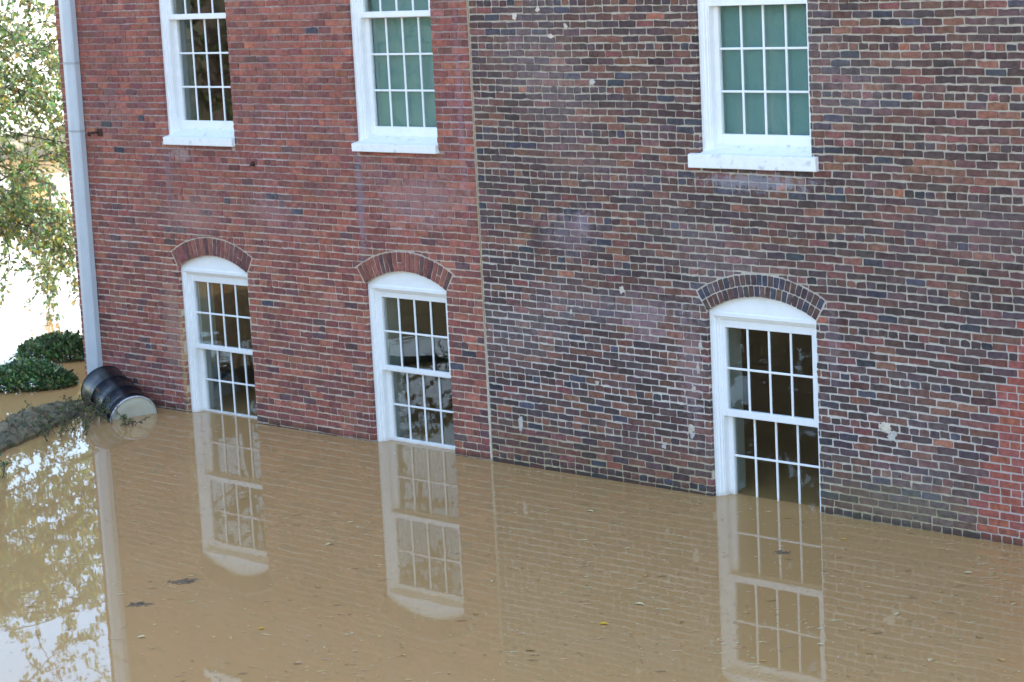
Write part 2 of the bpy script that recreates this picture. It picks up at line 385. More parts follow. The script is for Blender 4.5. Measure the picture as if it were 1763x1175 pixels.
def col_left(x, z, rng=rnd):
    big = vn(x*.45, z*.5, 3)+.5*vn(x*1.4, z*1.4, 4)
    low = max(0, min(1, (2.6-z)/2.0))
    pp = .03+.15*low*(.6+.8*max(0, big+.2))+.25*max(0, min(1, (x+16.6)/1.0))*low
    if rng.random() < pp: c = rng.choice(PUR)
    else: c = rng.choice(RED)
    if rng.random() < .007: c = rng.choice(BLU)
    c = jitc(c, .04, .10)
    e = max(0, vn(x*1.1, z*1.6, 9)-.35)*.3
    c = mixc(c, GREY, min(.3, e))
    return c
def col_right(x, z, rng=rnd):
    big = vn(x*.4, z*.45, 13)+.5*vn(x*1.2, z*1.5, 14)
    r = rng.random()
    pb = .055+.06*big
    if r < pb: c = rng.choice(BLU)
    elif r < pb+.15-.10*big: c = rng.choice(BRN)
    elif r < pb+.157-.10*big: c = rng.choice(ORG)
    elif r < pb+.30: c = rng.choice(PUR)
    else: c = rng.choice(DRK)
    c = jitc(c, .035, .10)
    e = max(0, vn(x*.8, z*1.1, 21)-.12)*.35
    if abs(x+13.25) < .21 and abs(z-1.55) < .17: c = mixc(jitc(s2l((142,104,116)), .03, .08), c, .2)
    c = mixc(c, GREY, min(.6, e))
    if z < .5 and x > -11.2: c = mixc(c, s2l((96,88,66)), .35*rng.random()*(1-z/.5)+.05)
    return c
def col_patch(x, z, rng=rnd):
    k = 1+rng.gauss(0, .06); c = s2l(rng.choice(((148,84,70),(144,80,68),(152,88,68),(142,82,74)))); return tuple(v*k for v in c)

TEETH = [-9.699,-9.736,-9.625,-9.721,-9.819,-9.703,-9.603,-9.716,-9.605,-9.699,-9.603,-9.521,-9.507,-9.51,-9.599,-9.504,-9.606,-9.525,-9.529,-9.534,-9.431,-9.326,-9.414,-9.321]
def patch_x(k):
    if k < 0: return -9.70
    if k < len(TEETH): return TEETH[k]
    return -9.32+.105*((k*7) % 3-1)+(k-24)*.03

def courses(mb, xa, xb, zlo, zhi, ops, pitch, ch, bh, hj, zc0, colfn, wav, tilt, xref, hdr0=0, detail=None, jit=.0022, start=None, end=None, seed=1):
    rng = random.Random(seed)
    k0 = int(math.floor((zlo-zc0)/ch)); k1 = int(math.ceil((zhi-zc0)/ch))
    for k in range(k0, k1+1):
        hd = (k-hdr0) % 6 == 0
        pt = pitch/2 if hd else pitch
        a = xa if start is None else start(k)
        b = xb if end is None else end(k)
        x = a
        first = True
        off = (0 if k % 2 == 0 else pitch/2)
        while x < b-.02:
            L = pt*(1+rng.gauss(0, .018))
            if first:
                first = False
                if off and not hd and start is None: L = pt/2
            x2 = min(x+L, b)
            if b-x2 < .085: x2 = b
            zc = zc0+k*ch
            xm = (x+x2)/2
            def zz(px): return zc+tilt*(px-xref)+wav*vn(px*.7, zc*.9, seed)+.4*wav*vn(px*2.3, zc*2.1, seed+1)
            h = bh*(1+rng.gauss(0, .035))
            dz = rng.gauss(0, .0015)
            g = hj/2*(1+rng.gauss(0, .2))
            za, zb2 = zz(x)+dz, zz(x2)+dz
            poly = [(x+g, za-h/2), (x2-g, zb2-h/2), (x2-g, zb2+h/2), (x+g, za+h/2)]
            det = True if detail is None else detail(xm, zc)
            poly = cut_openings(poly, ops, .012)
            if poly: add_brick(mb, poly, colfn(xm, zc, rng), jit, rng=rng, detail=det, depth=.05)
            x = x2

def mortar(mb, xa, xb, zlo, zhi, ops, colfn, y=.006, dx=.12, seed=5, keep=None):
    xs = set([xa, xb]); x = xa
    while x < xb: xs.add(round(x, 4)); x += dx
    for o in ops:
        n = 16
        for i in range(n+1): xs.add(o.x0+(o.x1-o.x0)*i/n)
    xs = sorted(v for v in xs if xa <= v <= xb)
    xs = [v for i, v in enumerate(xs) if i == 0 or v-xs[i-1] > 1e-4]
    for i in range(len(xs)-1):
        p, q = xs[i], xs[i+1]; m = (p+q)/2
        segs = []; z = (zlo, zlo)
        for o in sorted([o for o in ops if o.x0 < m < o.x1], key=lambda o: o.z0):
            segs.append((z, (o.z0, o.z0))); z = (o.top(p), o.top(q))
        segs.append((z, (zhi, zhi)))
        for (l, h) in segs:
            n = max(1, int((h[0]-l[0])/.12))
            if h[0]-l[0] < .001: continue
            vs = []
            for j in range(n+1):
                t = j/n
                for xx, lo, hi in ((p, l[0], h[0]), (q, l[1], h[1])):
                    zz = lo+(hi-lo)*t
                    vs.append((xx, y+.0016*vn(xx*6, zz*6, seed), zz))
            b = len(mb.v)
            for v in vs: mb.v.append(v); mb.c.append(colfn(v[0], v[2]))
            for j in range(n): mb.f.append((b+2*j, b+2*j+1, b+2*j+3, b+2*j+2)); mb.m.append(1)
    # sides of the openings
    for o in ops:
        for sx, x in ((1, o.x0), (-1, o.x1)):
            xx = x-sx*.006
            c = colfn(x, (o.z0+o.zs)/2)
            mb.add([(xx, y, o.z0), (xx, .4, o.z0), (xx, .4, o.zs), (xx, y, o.zs)], [(0, 1, 2, 3)], 1, c)
        n = 16
        for i in range(n):
            p, q = o.x0+(o.x1-o.x0)*i/n, o.x0+(o.x1-o.x0)*(i+1)/n
            mb.add([(p, y, o.top(p)), (q, y, o.top(q)), (q, .4, o.top(q)), (p, .4, o.top(p))], [(0, 1, 2, 3)], 1, colfn(o.cx, o.zs))

ML = [s2l(c) for c in ((152,132,124),(196,178,158),(182,168,166))]
MR = [s2l(c) for c in ((172,160,144),(200,190,180),(164,148,114))]
def mort_left(x, z):
    t = max(0, min(1, (3.3-z)/1.6+.5*vn(x*.6, z*.6, 31)))
    c = mixc(ML[0], ML[1], t)
    e = max(0, vn(x*1.0, z*1.3, 33))
    return mixc(c, ML[2], min(1, e*1.2))
def mort_right(x, z):
    t = max(0, min(1, .45-(z-1.4)*.45+.8*vn(x*.5, z*.5, 41)))
    c = mixc(MR[0], MR[1], t)
    if z < .7: c = mixc(c, MR[2], min(1, (.7-z)/.5)*.8)
    return c
def mort_patch(x, z): return s2l((178,166,158))

def arch_ring(o, rows, colpick, mb, jit=.0018, n1=21, seed=3):
    rng = random.Random(seed)
    rr_ = [(o.R+.001, o.R+ARING-.004)] if rows == 1 else [(o.R+.001, o.R+.098), (o.R+.108, o.R+ARING-.002)]
    for ri, (ra, rb) in enumerate(rr_):
        n = n1+(1 if ri else 0)
        for i in range(n):
            t0 = -o.th+2*o.th*i/n; t1 = -o.th+2*o.th*(i+1)/n
            g = .0045/o.R
            t0 += g*(1+rng.gauss(0, .2)); t1 -= g*(1+rng.gauss(0, .2))
            segs = [(ra, rb)]
            if rows == 1 and rng.random() < .18:
                m = ra+(rb-ra)*rng.choice((.45, .55)); segs = [(ra, m-.004), (m+.004, rb)]
            for (a, b) in segs:
                P = lambda r, t: (o.cx+r*math.sin(t), o.cz+r*math.cos(t))
                poly = [P(a, t0), P(a, t1), P(b, t1), P(b, t0)]
                add_brick(mb, poly, colpick(rng), jit, rng=rng, depth=.06)

XC, XS, XE = -22.17, -15.375, 2.0      # building corner, straight joint, right end (out of frame)
ZTOP = 8.6
W1 = Opening(-20.21, -19.0, -.75, 1.705, True); W2 = Opening(-17.09, -15.89, -.75, 1.712, True); W3 = Opening(-12.54, -11.325, -.75, 1.752, True)
U1 = Opening(-20.24, -19.045, 3.115, 5.92, False); U2 = Opening(-17.095, -15.895, 3.11, 5.90, False); U3 = Opening(-12.55, -11.325, 3.075, 5.92, False)
vis = lambda x, z: z < 5.6 and x < -8.2

redb = empty('brick_building', (-18.8, 5, 0), 'red brick building with a grey downspout, left of the vertical joint', 'building')
darkb = empty('brick_building', (-7.5, 5, 0), 'dark brown and purple brick building right of the vertical joint', 'building')

mb = MB()
courses(mb, XC, XS-.014, -.4, ZTOP, [W1, W2, U1, U2], .205, .0745, .0612, .0085, .274, col_left, .004, -.002, -19, 0, vis, seed=11)
mortar(mb, XC+.004, XS-.008, -.8, ZTOP, [W1, W2, U1, U2], mort_left)
# the bead of pointing that closes the straight joint
seg = []
z = -.3
while z < ZTOP:
    seg.append((XS+.003*vn(z*3, 0, 1), -.001+.003*vn(z*5, 1, 2), z, .008+.0035*vn(z*7, 2, 3))); z += .05
for i in range(len(seg)-1):
    a, b = seg[i], seg[i+1]; c = mixc(s2l((165,146,116)), s2l((205,196,180)), max(0, min(1, (1.6-a[2])/1.2)))
    mb.add([(a[0]-a[3], .008, a[2]), (a[0]-a[3]*.6, a[1]-.003, a[2]), (a[0]+a[3]*.6, a[1]-.003, a[2]), (a[0]+a[3], .008, a[2]),
            (b[0]-b[3], .008, b[2]), (b[0]-b[3]*.6, b[1]-.003, b[2]), (b[0]+b[3]*.6, b[1]-.003, b[2]), (b[0]+b[3], .008, b[2])],
           [(0, 1, 5, 4), (1, 2, 6, 5), (2, 3, 7, 6)], 1, c)
mb.build('wall', [M_brickL, M_mortarL], redb)
for o, sd in ((W1, 5), (W2, 6)):
    mb = MB()
    arch_ring(o, 1, lambda g: jitc(s2l(g.choice(((140,74,68),(130,70,70),(146,80,70),(112,70,74)))), .04, .10), mb, n1=19+(sd == 6)*2, seed=sd)
    mb.build('arch', [M_brick, M_mortar], redb)

mb = MB()
courses(mb, XS+.014, XE, -.4, ZTOP, [W3, U3], .203, .0683, .0545, .0110, .031, col_right, .011, -.010, -9.7, 0, vis, jit=.0026, end=lambda k: patch_x(k) if k < 34 else XE, seed=12)
mortar(mb, XS+.008, XE, -.8, ZTOP, [W3, U3], mort_right)
# smears and plugs of pale mortar over the face
for (x, z, rx, rz) in ((-14.939,.44,.035,.10),(-12.77,.62,.05,.05),(-12.76,.56,.03,.04),(-10.62,.86,.07,.055),(-10.56,.79,.06,.05),(-13.55,1.875,.035,.04),(-13.8,3.83,.045,.03),
                        (-14.75,4.46,.03,.04),(-14.1,4.36,.025,.04),(-14.3,4.27,.03,.03),(-14.45,4.52,.03,.025),(-13.1,.42,.03,.03),(-13.9,.95,.03,.03),(-12.62,1.42,.03,.05),(-12.66,1.2,.025,.06),(-12.72,1.0,.03,.04),(-14.2,1.62,.02,.03)):
    n = 14; pts = []
    for i in range(n):
        t = i*2*math.pi/n; k = 1+.35*rnd.uniform(-1, 1)
        pts.append((x+rx*k*math.cos(t), z+rz*k*math.sin(t)))
    vs = [(p[0], .004, p[1]) for p in pts]+[(x+(p[0]-x)*.75, -.005-.002*rnd.random(), z+(p[1]-z)*.75) for p in pts]
    fs = [(i, (i+1) % n, n+(i+1) % n, n+i) for i in range(n)]+[tuple(range(n, 2*n))]
    mb.add(vs, fs, 1, s2l(rnd.choice(((190,178,160),(182,176,166),(200,186,168)))))
mb.build('wall', [M_brickR, M_mortarR], darkb)
mb = MB()
courses(mb, -9.8, XE, -.4, 2.25, [], .203, .0683, .0575, .0100, .031, col_patch, .002, -.010, -9.7, 0, vis, jit=.0008, start=lambda k: patch_x(k), seed=14)
# its own grey joints, a hair proud of the old ones
for k in range(-6, 33):
    zc = .031+k*.0683
    x = patch_x(k)-.004
    mb.add([(x, .0035, zc-.0342-.010*(x+9.7)), (XE, .0035, zc-.0342-.010*(XE+9.7)), (XE, .0035, zc+.0342-.010*(XE+9.7)), (x, .0035, zc+.0342-.010*(x+9.7))], [(0, 1, 2, 3)], 1, mort_patch(0, 0))
o = mb.build('brick_patch', [M_brick, M_mortar], darkb); o['label'] = 'patch of newer bright red brick toothed into the old wall'
mb = MB(); arch_ring(W3, 2, lambda g: jitc(s2l(g.choice(((84,66,76),(96,66,66),(70,68,92),(90,70,78),(104,76,70)))), .05, .12), mb, n1=22, seed=8)
mb.build('arch', [M_brick, M_mortar], darkb)

# building shells: returns, backs, floors, roof
M_wallplain = noisy('plain_brick', base=s2l((140,78,68)), amt=.3, scale=6, rough=.9, bump=.4, bscale=12, bdist=.02)
for bld, xa, xb in ((redb, XC, XS), (darkb, XS, XE)):
    mb = MB()
    a, b = xa+.012, xb-.012
    mb.box(a, a+.2, .05, 11, -.8, ZTOP-.01) if bld is redb else mb.box(b-.2, b, .05, 11, -.8, ZTOP-.01)
    mb.box(a+.21, b-.21, 10.7, 11, -.8, ZTOP-.01)
    mb.build('side_wall', M_wallplain, bld)
    mb = MB()
    mb.box(a+.22, b-.22, 3.2, 3.3, -.8, ZTOP-.2)
    mb.box(a+.22, b-.22, .45, 3.19, 2.55, 2.75)
    mb.build('interior_wall', M_room, bld)
    mb = MB(); mb.box(xa-(.15 if bld is redb else 0)+.002, xb+(0 if bld is redb else .15)-.002, -.2, 11.2, ZTOP+.002, ZTOP+.25)
    mb.build('roof', M_roof, bld)

# ------------------------------------------------------------------ windows
PROFILE = [(-.006, .30), (-.004, .046), (.004, .040), (.034, .040), (.038, .046), (.041, .060), (.054, .063), (.058, .082), (.070, .085), (.074, .10), (.078, .102), (.080, .24)]
def frame_sweep(mb, o, zb, zt, sill=None):
    P = []
    for off, y in PROFILE:
        P.append([(o.x0+off, y, zb), (o.x0+off, y, zt-off), (o.x1-off, y, zt-off), (o.x1-off, y, zb)])
    for i in range(len(P)-1):
        vs = P[i]+P[i+1]
        mb.add(vs, [(0, 1, 5, 4), (1, 2, 6, 5), (2, 3, 7, 6)])

def bar(mb, x0, x1, z0, z1, y0, y1, bev=.004):
    """bevelled front rail: sash wood"""
    vs = [(x0, y0+bev, z0), (x1, y0+bev, z0), (x1, y0+bev, z1), (x0, y0+bev, z1),
          (x0+bev, y0, z0+bev), (x1-bev, y0, z0+bev), (x1-bev, y0, z1-bev), (x0+bev, y0, z1-bev),
          (x0, y1, z0), (x1, y1, z0), (x1, y1, z1), (x0, y1, z1)]
    mb.add(vs, [(4, 5, 6, 7), (0, 1, 5, 4), (1, 2, 6, 5), (2, 3, 7, 6), (3, 0, 4, 7), (8, 9, 1, 0), (9, 10, 2, 1), (10, 11, 3, 2), (11, 8, 0, 3), (11, 10, 9, 8)])

def sash(name, win, o, gz0, gz1, rows, yg, yf, rail_lo, rail_hi):
    """sash wood with glazing bars; glass between gz0 and gz1"""
    gx0, gx1 = o.x0+.125, o.x1-.125
    mb = MB(); yb = yg+.02
    bar(mb, o.x0+.072, gx0, gz0-rail_lo, gz1+rail_hi, yf, yb)
    bar(mb, gx1, o.x1-.072, gz0-rail_lo, gz1+rail_hi, yf, yb)
    bar(mb, gx0-.001, gx1+.001, gz0-rail_lo, gz0, yf+.0015, yb-.001)
    bar(mb, gx0-.001, gx1+.001, gz1, gz1+rail_hi, yf+.0015, yb-.001)
    for i in range(1, 4):
        x = gx0+(gx1-gx0)*i/4; bar(mb, x-.0105, x+.0105, gz0-.002, gz1+.002, yg-.014, yg-.001, .005)
    for j in range(1, rows):
        z = gz0+(gz1-gz0)*j/rows; bar(mb, gx0-.002, gx1+.002, z-.0105, z+.0105, yg-.0125, yg-.0012, .005)
    s = mb.build(name, M_white, win)
    mb = MB(); mb.box(gx0-.004, gx1+.004, yg, yg+.004, gz0-.004, gz1+.004)
    mb.build('pane', M_glass, win)
    return s

def interior(win, o, zb, zt):
    mb = MB(); a, b = o.x0+.085, o.x1-.085
    mb.add([(a, .215, zb), (a-.05, .46, zb), (a-.05, .46, zt), (a, .215, zt)], [(0, 1, 2, 3)])
    mb.add([(b, .215, zb), (b+.05, .46, zb), (b+.05, .46, zt), (b, .215, zt)], [(0, 1, 2, 3)])
    mb.add([(a, .215, zt), (b, .215, zt), (b+.05, .46, zt+.03), (a-.05, .46, zt+.03)], [(0, 1, 2, 3)])
    mb.add([(a-.3, .461, zb), (a-.05, .461, zb), (a-.05, .461, zt), (a-.3, .461, zt)], [(0, 1, 2, 3)])
    mb.build('interior_reveal', M_plaster, win)

def lower_window(bld, o, gtop, upbot, uplow, lowtop, lowbot):
    mb = MB()
    zt = o.zs-.012
    frame_sweep(mb, o, -.7, zt)
    win = mb.build('window', M_white, bld)
    # arched head board
    mb = MB(); n = 24; f = []; k = []
    xs = [o.x0-.004+(o.x1-o.x0+.008)*i/n for i in range(n+1)]
    for i in range(n):
        p, q = xs[i], xs[i+1]; tp, tq = max(zt, o.top(p))+.004, max(zt, o.top(q))+.004
        mb.add([(p, .052, zt-.006), (q, .052, zt-.006), (q, .052, tq), (p, .052, tp)], [(0, 1, 2, 3)])
        mb.add([(p, .09, zt-.006), (q, .09, zt-.006), (q, .09, tq), (p, .09, tp)], [(3, 2, 1, 0)])
    mb.build('head_board', M_white, win)
    sash('upper_sash', win, o, upbot, gtop, 2, .13, .104, upbot-uplow, zt-.072-gtop)
    sash('lower_sash', win, o, lowbot, lowtop, 2, .195, .17, .09, .05)
    interior(win, o, -.7, zt-.06)
    return win

def upper_window(bld, o, sill_lo, sill_hi, lug, gbot, gtop, rail_hi, blind):
    mb = MB()
    frame_sweep(mb, o, sill_hi+.005, o.zs)
    win = mb.build('window', M_white, bld)
    mb = MB(); a, b = o.x0-lug[0], o.x1+lug[1]; zr = gbot-.088
    prof = [(.22, sill_lo+.01), (.0, sill_lo+.004), (-.040, sill_lo), (-.045, sill_lo+.006), (-.046, sill_hi-.006), (-.040, sill_hi), (.02, sill_hi+.012), (.165, zr-.004), (.168, zr+.006), (.24, zr+.006)]
    n = len(prof); K = 14
    for k in range(K+1):
        x = a+(b-a)*k/K
        for (y, z) in prof:
            wob = .0022*vn(x*5, z*9, 3) if -.05 < y < .03 else 0
            mb.v.append((x, y+wob, z+wob)); mb.c.append((1, 1, 1))
    for k in range(K):
        for i in range(n-1): mb.f.append((k*n+i, k*n+i+1, (k+1)*n+i+1, (k+1)*n+i)); mb.m.append(0)
    mb.f.append(tuple(range(n))); mb.m.append(0); mb.f.append(tuple(K*n+i for i in range(n-1, -1, -1))); mb.m.append(0)
    mb.build('sill', M_sill, win)
    sash('lower_sash', win, o, gbot, gtop, 3, .195, .17, .085, .05)
    h = gtop-gbot
    sash('upper_sash', win, o, rail_hi, rail_hi+h, 3, .13, .104, .060, .05)
    interior(win, o, sill_hi, o.zs-.06)
    if blind:
        mb = MB(); nx = 24; 
        x0, x1 = o.x0+.10, o.x1-.10
        for i in range(nx+1):
            x = x0+(x1-x0)*i/nx
            for z in (gbot-.02, o.zs-.1): mb.v.append((x, .247+.004*math.sin(i*.9), z)); mb.c.append((1, 1, 1))
        for i in range(nx): mb.f.append((2*i, 2*i+2, 2*i+3, 2*i+1)); mb.m.append(0)
        bl = mb.build('blind', M_blind, win, smooth=True)
    return win

lower_window(redb, W1, 1.538, .807, .752, .733, .017)
lower_window(redb, W2, 1.565, .832, .777, .756, .036)
lower_window(darkb, W3, 1.592, .824, .757, .745, -.004)
upper_window(redb, U1, 3.118, 3.205, (.006, .004), 3.378, 4.512, 4.576, False)
upper_window(redb, U2, 3.113, 3.197, (.018, .012), 3.358, 4.475, 4.543, True)
upper_window(darkb, U3, 3.068, 3.190, (.105, .075), 3.358, 4.506, 4.568, True)

# ------------------------------------------------------------------ downspout (part of the red building)
mb = MB()
def dprof(z, x):     # faceted metal pipe, a little proud of the wall
    return [(x-.115, -.008, z), (x-.115, -.070, z), (x-.100, -.088, z), (x-.005, -.112, z), (x+.100, -.096, z), (x+.115, -.078, z), (x+.115, -.008, z)]
zs_ = [-.5, 1.52, 3.25, 4.05, ZTOP-.05]
def dx(z): return -21.905+(z-.35)*.011
for z0, z1 in zip(zs_[:-1], zs_[1:]):
    A, B = dprof(z0, dx(z0)), dprof(z1-.006, dx(z1))
    n = len(A); mb.add(A+B, [(i, (i+1) % n, n+(i+1) % n, n+i) for i in range(n)])
ds = mb.build('downspout', M_pipe, redb); ds['label'] = 'pale grey metal downspout at the corner of the building'
for z in zs_[1:-1]:
    mb = MB(); A = dprof(z-.016, dx(z)); B = dprof(z+.012, dx(z)); sc_ = lambda P: [((p[0]-dx(z))*1.02+dx(z), p[1]*1.035, p[2]) for p in P]
    A, B = sc_(A), sc_(B); n = len(A)
    mb.add(A+B, [(i, (i+1) % n, n+(i+1) % n, n+i) for i in range(n)]+[tuple(range(n)), tuple(range(2*n-1, n-1, -1))])
    mb.build('joint_band', M_join if z > 3 else M_pipe, ds)
# rusty iron hook and an old iron stub
mb = MB(); mb.tube([(-21.50, .01, 3.235), (-21.50, -.05, 3.235), (-21.53, -.085, 3.232), (-21.585, -.09, 3.232), (-21.61, -.07, 3.21), (-21.60, -.05, 3.19)], .014, 8)
mb.box(-21.52, -21.43, -.012, .01, 3.19, 3.275); mb.build('wall_hook', M_rust, redb)
mb = MB(); mb.tube([(-18.75, .01, 2.94), (-18.75, -.03, 2.935), (-18.745, -.05, 2.92)], [.03, .024, .012], 8); mb.build('iron_stub', M_rust, redb)

# ------------------------------------------------------------------ steel drum
dl = Vector((-20.614, -.497, -.026)); az, tl = -.2505, .2916
ax = Vector((math.cos(az)*math.cos(tl), math.sin(az)*math.cos(tl), -math.sin(tl)))
sd = ax.cross(Vector((0, 0, 1))).normalized(); ud = sd.cross(ax)
drum = empty('steel_drum', (-21.0, -.4, 0), 'black steel drum with a pale lid, lying tilted half under water against the brick corner', 'drum')
def lathe(prof, n=64, mi=0):
    """prof: (distance back from the lid plane, radius)"""
    mb = MB(); vs = []
    for (d, r) in prof:
        for k in range(n):
            t = 2*math.pi*k/n; p = dl-ax*d+r*(math.cos(t)*sd+math.sin(t)*ud); vs.append(tuple(p))
    m = len(prof); fs = []
    for i in range(m-1):
        for k in range(n): fs.append((i*n+k, (i+1)*n+k, (i+1)*n+(k+1) % n, i*n+(k+1) % n))
    mb.add(vs, fs); return mb, m, n
Rb = .283
prof = [(.012, Rb-.004), (.03, Rb)]
def hoop(d): return [(d-.022, Rb), (d-.012, Rb+.009), (d, Rb+.011), (d+.012, Rb+.009), (d+.022, Rb)]
for d in (.10, .30, .58): prof += hoop(d) if d > .2 else [(d-.015, Rb), (d-.006, Rb+.004), (d+.006, Rb+.004), (d+.015, Rb)]
prof += [(.85, Rb), (.872, Rb-.002), (.88, Rb+.004), (.884, Rb-.006), (.872, Rb-.016), (.866, Rb-.03), (.864, .001)]
mb, m, n = lathe(prof); body = mb.build('body', M_black, drum, smooth=True)
mb, m, n = lathe([(.022, Rb-.001), (.018, Rb+.006), (.006, Rb+.0085), (-.004, Rb+.006), (-.007, Rb-.003), (-.003, Rb-.011), (.010, Rb-.014)])
lid_rim = None
mbl, ml, nl = lathe([(.010, Rb-.013), (.012, Rb-.03), (.006, Rb-.045), (.006, .16), (.009, .15), (.009, .001)])
lid = mbl.build('lid', M_lid, drum, smooth=True); mb.build('rim', M_chime, lid, smooth=True)

# ------------------------------------------------------------------ low stone wall, just awash
front = [(-19.75, -3.7), (-20.354, -2.498), (-20.707, -1.793), (-21.1, -1.1), (-21.30, -.78), (-21.50, -.50), (-21.75, -.22)]
back = [(-21.05, -2.9), (-21.45, -1.98), (-21.75, -1.5), (-22.05, -1.05), (-22.14, -.75), (-22.12, -.53), (-22.02, -.22)]
mb = MB()
def lerp2(a, b, t): return (a[0]+(b[0]-a[0])*t, a[1]+(b[1]-a[1])*t)
def along(line, s):
    n = len(line)-1; i = min(n-1, int(s*n)); return lerp2(line[i], line[i+1], s*n-i)
rs = random.Random(21)
ns, nt_ = 130, 30
grid = []
def stone_h(s, t):
    # cells of flat cap stones with sunken joints
    cellx = s*11; rowj = int(t*2.2); cx_ = cellx+.5*(rowj % 2)
    fx = cx_-math.floor(cx_); ft = t*2.2-rowj
    edge = min(fx, 1-fx)*2.2; e2 = min(ft, 1-ft)*1.2
    d = min(1, edge*2.2)*min(1, e2*4)
    idn = math.sin(math.floor(cx_)*12.9+rowj*78.2)*43758.5; idn -= math.floor(idn)
    return .042+.034*d+.022*(idn-.5)+.010*vn(s*26, t*7, 2)+.010*vn(s*70, t*16, 4)-.03*max(0, s*0), idn
for i in range(ns+1):
    s = i/ns
    f, b = along(front, s), along(back, s)
    for j in range(nt_+1):
        t = j/nt_
        x, y = lerp2(f, b, t)
        h, idn = stone_h(s, t)
        h -= .05*s**3 + .035*max(0, t-.75)/.25
        jx, jy = .03*vn(x*6, y*6, 5), .03*vn(x*6, y*6, 8)
        c = mixc(s2l((92,80,56)), s2l((134,118,88)), idn*.8)
        grid.append(((x+jx, y+jy, h), c))
b0 = len(mb.v)
for v, c in grid: mb.v.append(v); mb.c.append(c)
for i in range(ns):
    for j in range(nt_): mb.f.append((i*(nt_+1)+j, i*(nt_+1)+j+1, (i+1)*(nt_+1)+j+1, (i+1)*(nt_+1)+j)); mb.m.append(0)
def skirt(idx, off):
    b = len(mb.v)
    for q in idx:
        v = grid[q][0]; mb.v.append((v[0]+off[0], v[1]+off[1], -.4)); mb.c.append(s2l((80,76,66)))
    for k in range(len(idx)-1): mb.f.append((idx[k], idx[k+1], b+k+1, b+k)); mb.m.append(0)
skirt([i*(nt_+1) for i in range(ns+1)], (.04, -.02)); skirt([i*(nt_+1)+nt_ for i in range(ns+1)], (-.04, .02)); skirt([j for j in range(nt_+1)], (0, 0)); skirt([ns*(nt_+1)+j for j in range(nt_+1)], (0, 0))
o = mb.build('stone_wall', M_stone); tag(o, 'low grey stone wall awash in the flood, running out from beside the black drum', 'stone wall')

# ------------------------------------------------------------------ foliage
def add_leaf(mb, p, d, n, L, W, c, fold=.25):
    """pointed leaf of six faces: p base, d direction, n normal"""
    d = d.normalized(); s = d.cross(n)
    if s.length < 1e-4: s = d.cross(Vector((.3, .5, .8)))
    s.normalize(); n = s.cross(d)
    pts = [p, p+d*L*.35+s*W*.5+n*W*fold, p+d*L*.72+s*W*.36+n*W*fold*.7, p+d*L-n*L*.08, p+d*L*.72-s*W*.36+n*W*fold*.7, p+d*L*.35-s*W*.5+n*W*fold, p+d*L*.5]
    mb.add([tuple(q) for q in pts], [(0, 1, 6), (1, 2, 6), (2, 3, 6), (3, 4, 6), (4, 5, 6), (5, 0, 6)], 0, c)
def rv(g): return Vector((g.gauss(0, 1), g.gauss(0, 1), g.gauss(0, 1))).normalized()

def curve(p, q, sag, g, n=8, wob=.06):
    p, q = Vector(p), Vector(q); L = (q-p).length; out = []
    o1, o2 = rv(g)*L*wob, rv(g)*L*wob
    for i in range(n+1):
        t = i/n; v = p.lerp(q, t)+o1*math.sin(math.pi*t)+o2*math.sin(2*math.pi*t)
        v.z += sag*4*t*(1-t) ; out.append(v)
    return out

def tree(name, label, base, height, limbs, leafcols, leaf=(.075, .045), per=26, twigs=9, twiglen=.9, seed=0, trunk_r=.16, group=None, droop=.35, bark=None, cat='tree', lean=(0, 0), first=.25, limbk=.34, kup=0):
    g = random.Random(seed); t = empty(name, base, label, cat, group)
    base = Vector(base); wood = MB(); lv = MB(); tw = MB()
    top = base+Vector((lean[0], lean[1], height))
    tr = curve(base-Vector((0, 0, .6)), top, 0, g, 12, .03)
    wood.tube(tr, [trunk_r*(1-.85*i/12)+.01 for i in range(13)], 10)
    for li, (dx_, dy_, dz_, L) in enumerate(limbs):
        f = max(0.05, min(.98, (dz_-.3*L*0)/height))
        k = min(11, max(1, int(f*12)))
        st = tr[min(11, k+kup)]; en = Vector((base.x+dx_, base.y+dy_, base.z+dz_+ .25*L))
        cv = curve(st, en, .12*L, g, 9, .14)
        r_ = trunk_r*limbk*(1-.5*f)
        wood.tube(cv, [r_*(1-.85*i/9)+.005 for i in range(10)], 6)
        for ti in range(twigs):
            u = first+(1-first)*(ti+g.random())/twigs
            i = min(8, int(u*9)); sp = cv[i].lerp(cv[i+1], u*9-i)
            dirn = (cv[i+1]-cv[i]).normalized()*.6+rv(g)*.8; dirn.z = dirn.z*.5-droop*g.random()
            tl_ = twiglen*g.uniform(.5, 1.15)
            c2 = curve(sp, sp+dirn.normalized()*tl_, .08, g, 5, .1)
            for q in range(2, 6): c2[q].z -= droop*.35*tl_*((q-1)/4)**2
            tw.tube(c2, [.008, .007, .006, .005, .004, .003], 4, cap=False)
            for _ in range(per):
                w_ = g.random()**.7*5; j = min(4, int(w_)); lp = c2[j].lerp(c2[j+1], w_-j)+rv(g)*.05
                ld = rv(g)*.7+Vector((0, 0, -.55)); ln = rv(g)+Vector((0, 0, .8))
                s_ = g.uniform(.7, 1.25)
                c = g.choice(leafcols); c = tuple(max(.005, v*g.uniform(.75, 1.25)) for v in c)
                add_leaf(lv, lp, ld, ln, leaf[0]*s_, leaf[1]*s_, c)
    b = bark or M_bark
    wood.add(tw.v, tw.f); wood.build('trunk', b, t, smooth=True); lv.build('crown', M_leaf, t)
    return t
LG = [s2l(c) for c in ((118,142,84),(132,152,94),(108,134,84),(140,158,108),(112,140,100),(170,160,84),(128,146,112),(124,150,118),(136,158,124),(176,164,100))]
LY = [s2l(c) for c in ((150,138,60),(168,146,62),(130,126,56),(184,150,70),(120,122,60),(140,120,70))]
